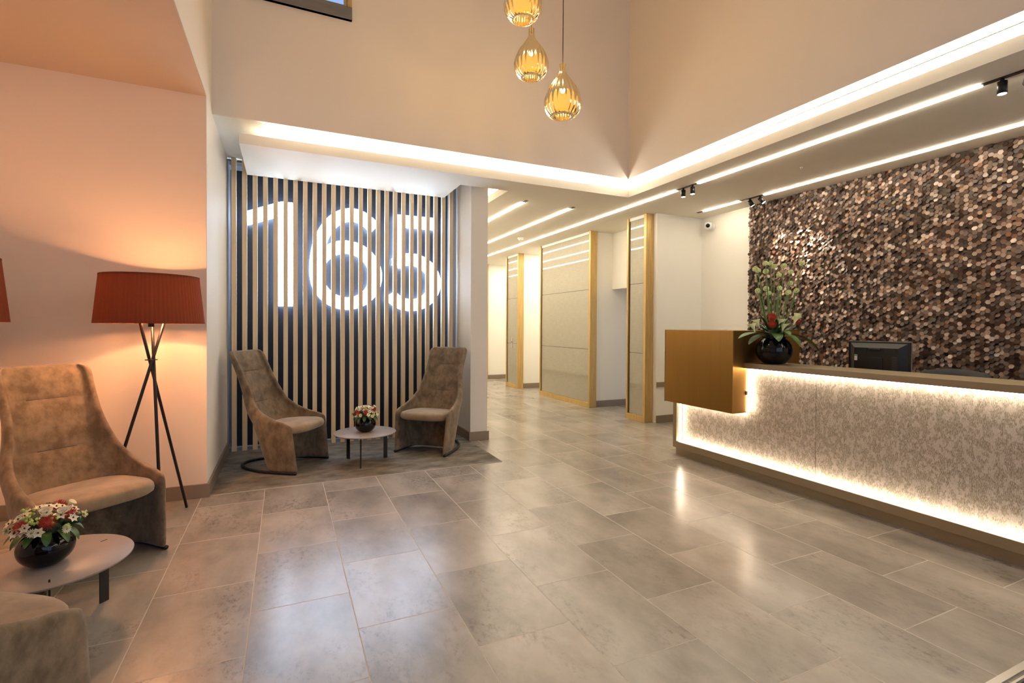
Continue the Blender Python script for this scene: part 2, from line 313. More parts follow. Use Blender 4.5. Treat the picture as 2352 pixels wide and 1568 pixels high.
# lowered ceiling slabs with an open gap around them
LT = 2.742
structm('ceiling', [((-0.33, 1.63), (4.52, 5.424), (ZC, LT)), ((1.63, 2.165), (4.52, 4.855), (ZC, LT)), ((2.165, 5.2), (4.52, 14.0), (ZC, LT)), ((3.48, 5.2), (-3.0, 4.52), (ZC, LT)), ((1.98, 2.165), (8.0, 14.0), (ZC, LT))], CEIL)
structm('ceiling', [((2.4, 5.2), (4.9, 14.0), (LT, LT + 0.05)), ((3.87, 5.2), (-3.0, 4.9), (LT, LT + 0.16))], CEIL)
struct('wall_screen', (PX, 1.98), (5.75, 5.85), (0, ZR), PAINT)
struct('wall_pier', (1.79, 1.98), (4.97, 5.75), (0, ZR), PAINT_P)
struct('wall_corridor_left', (1.88, 1.98), (5.85, 14.0), (0, ZR), PAINT_W)
struct('wall_corridor_end', (1.98, 6.3), (13.6, 13.8), (0, ZC), PAINT_W)
WX = 5.04
struct('wall_right', (WX, WX + 0.1), (-3.0, 4.98), (0, ZC), PAINT_W)
struct('wall_return', (4.29, WX + 0.1), (4.98, 5.08), (0, ZC), PAINT_W)
struct('wall_recess_rear', (5.9, 6.0), (5.08, 13.6), (0, ZC), PAINT_W)
struct('ceiling', (5.2, 6.3), (4.98, 14.0), (ZC, LT), CEIL)
struct('wall_recess', (4.30, 5.9), (6.35, 7.85), (0, ZC), PAINT_W)
struct('wall_recess', (4.30, 5.9), (8.87, 9.35), (0, ZC), PAINT_W)
struct('wall_recess', (4.30, 5.9), (10.75, 12.0), (0, ZC), PAINT_W)
struct('wall_recess', (4.30, 4.9), (5.08, 5.38), (0, ZC), PAINT_W)
struct('trim_1', (4.60, 5.3), (5.5, 6.35), (1.80, ZC), PAINT_W)
# entrance front behind the camera
structm('wall_front', [((-1.8, -0.9), (-3.0, -2.9), (0, ZT)), ((3.3, WX), (-3.0, -2.9), (0, ZT)), ((-0.9, 3.3), (-3.0, -2.9), (3.3, ZT))], PAINT)
w3 = struct('window_2', (-0.9, 3.3), (-2.97, -2.96), (0, 3.3), CLEAR)
fr = MB()
for x in (-0.9, 0.13, 1.17, 2.2, 3.26): fr.box((x, x + 0.05), (-2.96, -2.90), (0, 3.3))
for z in (0, 1.6, 3.25): fr.box((-0.9, 3.3), (-2.958, -2.905), (z, z + 0.05))
o = fr.build('window_frame', BLACK); o.parent = w3; o.location = o.location - w3.location
# skirtings
SK = 0.095
def skirt(name, x, y, h=SK): return struct(name, x, y, (0, h), SKIRT, bevel=0.002)
skirt('baseboard_alcove', (-1.68, PX + 0.018), (4.068, 4.086))
skirt('baseboard_left', (PX, PX + 0.018), (4.09, 5.42))
skirt('baseboard_pier_side', (1.772, 1.79), (4.97, 5.43))
skirt('baseboard_pier', (1.772, 1.998), (4.952, 4.97))
skirt('baseboard_corridor', (1.98, 1.998), (4.97, 13.6))
skirt('baseboard_return', (4.29, WX), (4.962, 4.98))
skirt('baseboard_right', (WX - 0.018, WX), (4.25, 4.962))
skirt('baseboard_recess', (4.30, 5.9), (6.332, 6.35)); skirt('baseboard_recess', (4.30, 5.9), (8.852, 8.87)); skirt('baseboard_recess', (4.30, 5.9), (10.732, 10.75))
# upper window
wm = MB(); wm.box((-0.42, 0.51), (UY - 0.03, UY + 0.06), (3.755, 3.86)); wm.box((-0.42, 0.51), (UY - 0.035, UY), (3.755, 3.775))
w1 = wm.build('window_1', GREYFR); w1['kind'] = 'structure'
for nm_, bx, mt in (('window_frame', [((0.475, 0.51), (UY - 0.02, UY + 0.06), (3.86, 4.9)), ((0.45, 0.47), (UY, UY + 0.05), (3.87, 4.9)), ((-0.42, -0.38), (UY - 0.02, UY + 0.06), (3.86, 4.9))], BRASS),
                    ('window_sash', [((-0.38, 0.45), (UY + 0.005, UY + 0.045), (3.865, 3.885)), ((0.16, 0.19), (UY + 0.005, UY + 0.045), (3.885, 4.9))], GREYFR),
                    ('pane', [((-0.38, 0.45), (UY + 0.02, UY + 0.026), (3.885, 4.9))], CLEAR)):
    m = MB()
    for b in bx: m.box(*b)
    o = m.build(nm_, mt); o.parent = w1; o.location = o.location - w1.location

# carpet inset
m = MB(); m.box((PX, 1.775), (4.095, 5.42), (0, 0.006))
tag(m.build('carpet', CARPET), 'mottled grey brown carpet under the two armchairs by the slatted screen', 'carpet')
m = MB(); m.box((PX, 1.775), (4.088, 4.095), (0, 0.005)); o = m.build('trim_2', nm('grout_trim', (0.5, 0.45, 0.38), 0.5)); o['kind'] = 'structure'
# entrance mat
t = thing('entrance_mat', (1.9, 0.2, 0), 'dark recessed entrance mat with aluminium edging at the corner of the floor', 'mat')
m = MB(); m.box((0.4, 3.3), (0.835, 0.858), (0, 0.006)); m.box((0.4, 3.3), (0.815, 0.822), (0, 0.006)); m.build('edging', ALU, t)
m = MB(); m.box((0.4, 3.3), (-0.5, 0.81), (0, 0.003)); m.build('pile', MATM, t)
m = MB()
for k in range(20): m.box((0.4, 3.3), (0.765 - k * 0.06, 0.772 - k * 0.06), (0.003, 0.006))
m.build('rails', ALU, t)

# ------------------------------------------------------------------ light strips
def cove(run, label, loc):
    t = thing('cove_light', loc, label, 'light strip')
    # strip on top of the lowered ceiling, and an edge strip facing the lobby behind the upper wall's lower edge
    def bx(lo, hi, z, nm_, mt):
        m = MB()
        if run == 'x': m.box((-0.16, UX + lo + 0.02), (UY + lo, UY + hi), z)
        else: m.box((UX + lo, UX + hi), (-2.9, UY + lo), z)
        m.build(nm_, mt, t)
    bx(0.235, 0.255, (LT, LT + 0.010), 'diffuser', COVE)
    bx(0.0235, 0.0255, (2.772, 2.790), 'diffuser', COVE)
    bx(0.026, 0.040, (2.770, ZR), 'housing', PAINT_W)
cove('x', 'long white light strip in the ceiling gap above the slatted screen', (1.6, UY + 0.05, 2.76))
cove('y', 'long white light strip in the ceiling gap running out above the reception desk', (UX + 0.05, 1, 2.76))
structm('trim_3', [((-0.175, UX + 0.37), (UY + 0.37, UY + 0.39), (LT, ZR)), ((UX + 0.35, UX + 0.37), (-2.9, UY + 0.37), (LT, ZR))], PAINT_W)
t = thing('cove_light', (2.2, 6, LT), 'hidden light strip in the ceiling gap beside the white pier', 'light strip')
m = MB(); m.box((2.20, 2.22), (4.95, 7.9), (LT, LT + 0.01)); m.build('diffuser', COVE, t)

def track(name, x, segs, label):
    """segs: (kind, y0, y1) kinds: L lit diffuser, B black open track"""
    y0 = min(s[1] for s in segs); y1 = max(s[2] for s in segs)
    t = thing('linear_light', (x, (y0 + y1) / 2, ZC), label, 'ceiling light')
    for k, a, b in segs:
        mm = MB()
        if k == 'L': mm.box((x - 0.014, x + 0.014), (a + 0.003, b - 0.003), (ZC - 0.009, ZC)); mm.build('diffuser', LINE, t)
        else: mm.box((x - 0.017, x + 0.017), (a, b), (ZC - 0.005, ZC)); mm.build('track' if b - a > 0.15 else 'end_cap', BLACK, t)
    return t
track('a', 2.52, [('B', 5.13, 5.21), ('L', 5.21, 13.4)], 'ceiling light line nearest the white pier, with a black end cap')
track('b', 3.17, [('B', 5.16, 5.24), ('L', 5.24, 13.4)], 'middle ceiling light line of the corridor, with a black end cap')
track('c', 3.757, [('L', 4.06, 13.4), ('B', 3.77, 4.06), ('L', 2.62, 3.77), ('L', 1.54, 2.62), ('B', 0.9, 1.54), ('L', -1.4, 0.9)], 'long ceiling light line running from the corridor over the front of the reception desk')
track('d', 4.72, [('B', 4.64, 4.74), ('L', 4.09, 4.64), ('B', 3.785, 4.09), ('L', 2.64, 3.785), ('L', 1.50, 2.64), ('B', 1.0, 1.50), ('L', -1.4, 1.0)], 'ceiling light line running close to the hexagon timber wall')
def spot(x, y, target, label, power, col=(1, 0.80, 0.60)):
    t = thing('spotlight', (x, y, ZC - 0.005), label, 'spotlight')
    d = (Vector(target) - Vector((x, y, ZC - 0.05))).normalized()
    c = Vector((x, y, ZC - 0.035)); e = c + d * 0.058
    m = MB(); m.tube([(x, y, ZC - 0.005), (x, y, ZC - 0.03)], 0.01, 10); m.build('pivot', BLACK, t)
    m = MB(); m.tube([c - d * 0.012, e], 0.023, 20); m.build('barrel', BLACK, t)
    m = MB(); m.tube([e, e + d * 0.001], 0.020, 20); m.build('lens', SPOTL, t)
    l = light('spot_beam', 'SPOT', e + d * 0.01, power, col, spot_size=radians(42), spot_blend=0.7, shadow_soft_size=0.015)
    l.rotation_euler = d.to_track_quat('-Z', 'Y').to_euler()
spot(3.757, 3.97, (3.75, 3.97, 0), 'left of the two black spotlights on the light line above the desk end', 30)
spot(3.757, 3.84, (3.75, 3.83, 0), 'right of the two black spotlights on the light line above the desk end', 14)
spot(4.72, 3.965, (5.02, 3.70, 1.95), 'left of the two tilted black spotlights beside the hexagon timber wall', 45)
spot(4.72, 3.83, (5.02, 3.35, 1.85), 'right of the two tilted black spotlights beside the hexagon timber wall', 45)
spot(3.757, 1.45, (3.75, 1.45, 0), 'black spotlight at upper right, whole and nearest the lit line', 14)
spot(3.757, 1.33, (5.02, 2.1, 1.7), 'black spotlight at upper right cut by the edge of the photo', 30)

# ------------------------------------------------------------------ slatted screen with the numerals
t = thing('slatted_screen', (0.62, 5.5, 0), 'tall screen of vertical timber slats over a dark panel with glowing numerals', 'screen')
m = MB(); m.box((PX + 0.005, 1.785), (5.68, 5.70), (0.0, ZR - 0.005)); m.build('back_panel', PANELB, t)
m = MB()
m.box((PX + 0.002, PX + 0.012), (5.44, 5.70), (0, 2.79)); m.box((1.745, 1.788), (5.48, 5.70), (0, 2.79)); m.box((PX + 0.012, 1.745), (5.50, 5.67), (2.755, 2.79)); m.box((PX + 0.012, 1.745), (5.475, 5.49), (0, 0.03))
m.build('frame', SILVER, t)
m = MB()
x = -0.442
for k in range(25):
    zt = ZR - 0.005
    m.box((x - 0.0205, x + 0.0205), (5.43, 5.472), (0.002, zt)); x += 0.0895 + 0.00055
m.build('slats', SLAT, t, bevel=0)
def arc(cx, cz, a, b, a0, a1, w, n=48):
    P = []; Q = []
    for i in range(n + 1):
        th = radians(a0 + (a1 - a0) * i / n); P.append((cx + a * cos(th), cz + b * sin(th))); Q.append((cx + (a - w) * cos(th), cz + (b - w) * sin(th)))
    return P, Q
def band(mb, P, Q, y0, y1):
    for i in range(len(P) - 1): mb.prism([P[i], P[i + 1], Q[i + 1], Q[i]], y0, y1)
Y0, Y1, TW = 5.60, 5.66, 0.132
m = MB(); m.prism([(-0.06, 1.413), (0.073, 1.413), (0.073, 2.475), (-0.03, 2.475), (-0.06, 2.465)], Y0, Y1); m.prism([(-0.338, 2.216), (-0.06, 2.325), (-0.06, 2.465), (-0.338, 2.35)], Y0, Y1)
m.build('numeral', NUM, t)['label'] = 'glowing white numeral 1'
m = MB(); P, Q = arc(0.607, 1.758, 0.37, 0.37, 0, 360, TW); band(m, P, Q, Y0, Y1); P, Q = arc(0.665, 1.85, 0.428, 0.628, 188, 50, TW); band(m, P, Q, Y0 + .001, Y1)
m.build('numeral', NUM, t)['label'] = 'glowing white numeral 6'
m = MB(); P, Q = arc(1.30, 1.712, 0.345, 0.325, 128, -146, TW); band(m, P, Q, Y0, Y1)
m.prism([(1.115, 1.93), (1.205, 1.93), (1.235, 2.46), (1.125, 2.46)][:4], Y0, Y1); m.prism([(1.20, 2.33), (1.60, 2.33), (1.60, 2.46), (1.20, 2.46)], Y0, Y1)
m.prism([(1.09, 1.90), (1.22, 1.86), (1.22, 2.03), (1.12, 2.0)], Y0, Y1)
m.build('numeral', NUM, t)['label'] = 'glowing white numeral 5'

# ------------------------------------------------------------------ glazed partitions
def partition(y0, y1, label, handle=False, x0=4.165):
    t = thing('glazed_partition', (x0 + 0.06, (y0 + y1) / 2, 0), label, 'glazed panel', 'glazed panels framed in gold along the corridor')
    m = MB(); X = (x0, x0 + 0.12)
    m.box(X, (y0, y0 + 0.045), (0, ZC)); m.box(X, (y1 - 0.03, y1), (0, ZC)); m.box(X, (y0 + 0.045, y1 - 0.03), (0, 0.075))
    fr0 = m.build('frame', BRASS, t, bevel=0.002)
    m = MB(); m.box((x0 + 0.02, x0 + 0.10), (y0 + 0.045, y1 - 0.03), (2.62, ZC)); m.build('head_channel', PLASTIC_W, t)
    zz = [0.075, 0.882, 1.784, 2.62]
    for a, b in zip(zz[:-1], zz[1:]):
        m = MB(); m.box((x0 + 0.022, x0 + 0.034), (y0 + 0.046, y1 - 0.031), (a + 0.003, b - 0.003)); m.build('glass_panel', MESHG, t)
    m = MB(); m.box((x0 + 0.036, x0 + 0.05), (y0 + 0.046, y1 - 0.031), (0.075, 2.62)); m.box((x0 + 0.02, x0 + 0.036), (y1 - 0.045, y1 - 0.0305), (0.075, 2.62)); m.build('backing', BLACK, t)
    m = MB()
    for k in range(9):
        for xx in ((x0 + 0.035, x0 + 0.085) if k % 2 else (x0 + 0.085,)): m.tube([(xx, y0 + 0.001, 0.3 + k * 0.27), (xx, y0 - 0.0012, 0.3 + k * 0.27)], 0.004, 8)
    m.build('screws', SKIRT, fr0)
    if handle:
        yc = (y0 + y1) / 2 + 0.02
        m = MB(); m.box((x0 + 0.012, x0 + 0.022), (yc - 0.02, yc + 0.02), (0.80, 0.99)); h = m.build('handle_plate', ALU, t)
        m = MB(); m.tube([(x0 + 0.012, yc, 0.91), (x0 - 0.0, yc, 0.91)], 0.008, 12); k = m.build('keyhole', BLACK, h)
    return t
partition(5.04, 5.43, 'narrow gold-framed glazed panel nearest the reception desk')
partition(6.30, 7.92, 'widest gold-framed glazed panel in the middle of the corridor')
partition(8.83, 9.42, 'gold-framed glazed panel with a metal handle plate further down the corridor', True)
partition(10.70, 12.0, 'farthest gold-framed glazed panel, mostly hidden behind the white pier')
m = MB(); m.box((4.295, 4.9), (4.955, 4.98), (0.462, 0.52)); tag(m.build('wall_rail', BRONZE, bevel=0.002), 'short bronze rail on the white wall just left of the desk box', 'rail')
light('recess_glow', 'AREA', (5.1, 8.4, 2.64), 12, (1, 0.93, 0.8), (0, 0, 0), shape='RECTANGLE', size=1.2, size_y=0.5)
light('recess_glow', 'AREA', (5.1, 10.1, 2.64), 12, (1, 0.93, 0.8), (0, 0, 0), shape='RECTANGLE', size=1.2, size_y=0.5)
light('recess_glow', 'AREA', (5.5, 5.8, 2.64), 4, (1, 0.9, 0.76), (0, 0, 0), shape='RECTANGLE', size=0.5, size_y=0.5)

# ------------------------------------------------------------------ hexagon wall
def hexwall():
    rnd = random.Random(4); s = 0.0196; dy = 1.5 * s; dz = math.sqrt(3) * s
    vs = []; fs = []; tone = []
    y_hi, y_lo = 4.225, 0.75; ncol = int((y_hi - y_lo) / dy); nrow = int(ZC / dz) + 1
    for c in range(ncol):
        for r in range(nrow):
            yc = y_hi - s - c * dy; zc = dz * 0.5 + r * dz + (dz / 2 if c % 2 else 0)
            if zc > ZC: continue
            h = 0.013 + rnd.random() * 0.022; q_ = rnd.random()
            if q_ < 0.42: a = rnd.gauss(-1.9, 0.5); sl = rnd.uniform(0.18, 0.48)
            elif q_ < 0.72: a = rnd.gauss(1.2, 0.6); sl = rnd.uniform(0.15, 0.42)
            else: a = rnd.uniform(0, 6.28); sl = rnd.uniform(0, 0.12)
            gy, gz = cos(a) * sl, sin(a) * sl
            k = len(vs)
            for side in (0, 1):
                for q in range(6):
                    th = q * pi / 3; oy = cos(th) * s * 0.97; oz = sin(th) * s * 0.97
                    x = WX - (0.0 if side == 0 else h + gy * oy + gz * oz)
                    vs.append((x, yc + oy, zc + oz))
            fs.append(tuple(k + 6 + q for q in range(6)))
            for q in range(6): fs.append((k + q, k + (q + 1) % 6, k + 6 + (q + 1) % 6, k + 6 + q))
            u = rnd.random(); tn = rnd.uniform(0.0, 0.48) if u < 0.58 else (rnd.uniform(0.48, 0.64) if u < 0.70 else rnd.uniform(0.66, 1.0))
            tone += [tn] * 7
    k = len(vs); vs += [(WX - 0.004, y_hi - 0.01, 0), (WX - 0.004, y_lo, 0), (WX - 0.004, y_lo, ZC), (WX - 0.004, y_hi - 0.01, ZC)]; fs.append((k, k + 1, k + 2, k + 3)); tone.append(0.0)
    base = (WX, 2.5, 0)
    me = bpy.data.meshes.new('timber_mosaic'); me.from_pydata([(x - base[0], y - base[1], z) for x, y, z in vs], [], fs); me.materials.append(HEXM)
    at = me.attributes.new('tone', 'FLOAT', 'FACE'); at.data.foreach_set('value', tone)
    o = bpy.data.objects.new('timber_mosaic', me); COL.objects.link(o); o.location = base
    tag(o, 'wall covering of raised dark and tan wooden hexagons behind the reception desk', 'wall panel')
hexwall()

# ------------------------------------------------------------------ reception desk
DX = 3.385; DY0, DY1 = 0.55, 3.685
t = thing('reception_desk', (3.7, 2.1, 0), 'long bronze reception desk with glowing woven front panels and a raised box end', 'desk')
m = MB(); m.box((3.43, 4.1), (DY0, 3.69), (0, 0.075)); m.build('plinth', BRONZE, t)
m = MB()
m.box((DX, 4.12), (DY0, DY1), (0.075, 0.135)); m.box((DX, 4.12), (DY1 - 0.045, DY1), (0.135, 0.53)); m.box((DX + 0.015, 3.48), (DY0, DY0 + 0.05), (0.135, 0.885)); m.box((DX + 0.08, 4.12), (DY0 + 0.05, DY1 - 0.045), (0.135, 0.15))
m.box((3.48, 3.52), (DY0, DY1 - 0.045), (0.15, 0.885)); m.box((3.52, 4.1), (DY1 - 0.06, DY1 - 0.045), (0.135, 0.885))
m.build('frame', BRONZE, t, bevel=0.002)
for a, b in ((2.332, 3.639), (1.16, 2.329), (DY0 + 0.05, 1.157)):
    m = MB(); m.box((3.462, 3.478), (a, b), (0.137, 0.885)); m.build('woven_panel', FABRIC, t)
m = MB(); m.box((DX - 0.01, 3.72), (DY0, 2.878), (0.888, 0.93)); m.build('counter_top', BRONZE, t, bevel=0.0015)
m = MB(); m.box((3.70, 4.10), (DY0, 2.878), (0.70, 0.73)); m.box((3.68, 3.70), (DY0, 2.878), (0.15, 0.888)); m.build('worktop', BRONZE, t)
m = MB(); m.box((3.255, 4.05), (2.878, 3.652), (0.525, 1.192)); b = m.build('raised_box', BOXM, t, bevel=0.003)
m = MB(); m.box((3.2535, 4.05), (3.652, 3.660), (0.522, 1.194)); m.build('edge_trim', BRONZE, b)
def led(y, z, x=(3.424, 3.444)):
    m = MB(); m.box(x, y, z); m.build('light_strip', DLED, t)
led((DY0 + 0.06, DY1 - 0.05), (0.1365, 0.1425)); led((3.6325, 3.6385), (0.145, 0.52)); led((2.90, 3.63), (0.518, 0.524)); led((2.866, 2.872), (0.53, 0.88)); led((DY0 + 0.06, 2.86), (0.879, 0.886))
m = MB(); m.box((3.40, 3.42), (2.872, 2.8775), (0.67, 0.70)); m.build('catch', BLACK, b)

# monitor
t = thing('computer_monitor', (4.0, 2.225, 0.73), 'black computer monitor seen from behind on the reception desk', 'monitor')
m = MB(); m.box((4.0, 4.014), (2.012, 2.438), (0.785, 1.117)); m.build('bezel', PLASTIC_B, t, bevel=0.004)
m = MB(); m.add([(4.0, 2.03, 0.80), (4.0, 2.42, 0.80), (4.0, 2.42, 1.105), (4.0, 2.03, 1.105), (3.968, 2.075, 0.83), (3.968, 2.375, 0.83), (3.968, 2.375, 1.07), (3.968, 2.075, 1.07)], [(4, 5, 6, 7), (0, 1, 5, 4), (1, 2, 6, 5), (2, 3, 7, 6), (3, 0, 4, 7)])
cas = m.build('casing', PLASTIC_B, t)
m = MB(); m.box((4.006, 4.016), (2.010, 2.0125), (0.785, 1.118)); m.box((4.006, 4.016), (2.010, 2.44), (1.117, 1.1195)); m.build('trim', SILVER, t)
m = MB(); m.box((3.958, 3.968), (2.19, 2.27), (1.052, 1.066)); m.box((3.962, 3.968), (2.175, 2.275), (0.80, 1.0)); m.build('handle', BLACK, cas, bevel=0.003)
VG = nm('vent_grey', (0.06, 0.06, 0.065), 0.5)
for y in (2.10, 2.29):
    m = MB()
    for k in range(10):
        for j in range(4): m.box((3.9665, 3.969), (y + k * 0.007, y + k * 0.007 + 0.003), (1.040 + j * 0.007, 1.043 + j * 0.007))
    m.build('vent', VG, cas)
m = MB()
for k in range(16): m.box((3.9665, 3.969), (2.08, 2.115), (0.84 + k * 0.011, 0.844 + k * 0.011))
m.build('vent', VG, cas)
m = MB(); m.box((3.9655, 3.968), (2.352, 2.372), (0.972, 1.016)); s = m.build('sticker', PLASTIC_W, cas); s['label'] = 'small white label with a green top'
m = MB(); m.box((3.965, 3.9655), (2.352, 2.372), (1.005, 1.014)); m.build('print', nm('green_print', (0.1, 0.35, 0.12), 0.5), cas)
m = MB(); m.tube([(4.015, 2.225, 0.735), (3.99, 2.225, 0.9)], 0.03, 16); m.lathe([(0.11, 0), (0.11, 0.012), (0.03, 0.02)], (4.015, 2.225, 0.73)); m.build('stand', PLASTIC_B, t)
# office chair
t = thing('office_chair', (4.48, 2.02, 0), 'grey office chair whose curved backrest top just shows behind the counter beside the monitor', 'chair')
rows = []
for i in range(9):
    z = 0.47 + 0.445 * i / 8; rows.append([])
    for k in range(15):
        u = k / 7 - 1; hw = 0.23 - 0.02 * (i / 8) ** 2
        rows[-1].append(Vector((4.52 - 0.07 * u * u + 0.05 * (i / 8), 1.98 + u * hw, z - 0.025 * u * u * (i / 8))))
m = MB(); m.grid(rows); o = m.build('backrest', GREYF, t); md = o.modifiers.new('s', 'SOLIDIFY'); md.thickness = 0.035
m = MB(); m.box((4.2, 4.62), (1.78, 2.24), (0.40, 0.46)); m.build('seat', GREYF, t, bevel=0.02)
m = MB(); m.tube([(4.43, 2.01, 0.10), (4.43, 2.01, 0.40)], 0.025); m.build('gas_lift', BLACK, t)
for k in range(5):
    a = k * 2 * pi / 5; m = MB(); m.tube([(4.43, 2.01, 0.11), (4.43 + 0.26 * cos(a), 2.01 + 0.26 * sin(a), 0.06)], [0.02, 0.014]); lg = m.build('leg', BLACK, t)
    m = MB(); m.tube([(4.43 + 0.26 * cos(a), 2.01 + 0.26 * sin(a) - 0.012, 0.025), (4.43 + 0.26 * cos(a), 2.01 + 0.26 * sin(a) + 0.012, 0.025)], 0.025, 14); m.build('caster', BLACK, lg)

# security camera, smoke detector, sprinkler
t = thing('security_camera', (4.96, 4.9, 2.47), 'white security camera on the wall corner left of the hexagon wall', 'camera')
cc = Vector((4.965, 4.80, 2.53)); dcam = (Vector((0.6, 1.0, 1.6)) - cc).normalized()
m = MB(); m.tube([(5.04, 4.80, 2.53), (5.01, 4.80, 2.53)], 0.055, 24); m.build('base', PLASTIC_W, t)
m = MB(); m.tube([cc + Vector((0.05, 0, 0)), cc - dcam * 0.02, cc + dcam * 0.02, cc + dcam * 0.05], [0.05, 0.052, 0.050, 0.044], 24); m.build('housing', PLASTIC_W, t)
m = MB(); m.tube([cc + dcam * 0.049, cc + dcam * 0.053], 0.026, 20); m.build('lens', BLACKG, t)
t = thing('smoke_detector', (3.487, 7.31, ZC), 'small round white smoke detector on the corridor ceiling', 'smoke detector')
m = MB(); m.lathe([(0.05, 0), (0.05, -0.012), (0.045, -0.016)], (3.487, 7.31, ZC)); m.build('base', PLASTIC_W, t)
m = MB(); m.lathe([(0.04, -0.016), (0.038, -0.035), (0.025, -0.045), (0.005, -0.047)], (3.487, 7.31, ZC)); m.build('head', PLASTIC_W, t)
m = MB()
for k in range(8):
    a = k * pi / 4; m.box((3.487 + 0.034 * cos(a) - 0.003, 3.487 + 0.034 * cos(a) + 0.003), (7.31 + 0.034 * sin(a) - 0.003, 7.31 + 0.034 * sin(a) + 0.003), (ZC - 0.040, ZC - 0.030))
m.build('vents', BLACK, t)
t = thing('sprinkler_head', (4.226, 3.005, ZC), 'tiny sprinkler head in the ceiling between the two long light lines', 'sprinkler')
m = MB(); m.lathe([(0.012, 0), (0.012, -0.004), (0.004, -0.006), (0.004, -0.016)], (4.226, 3.005, ZC), n=16); m.build('stem', ALU, t)
m = MB(); m.lathe([(0.009, -0.016), (0.009, -0.018)], (4.226, 3.005, ZC), n=16); m.build('deflector', ALU, t)

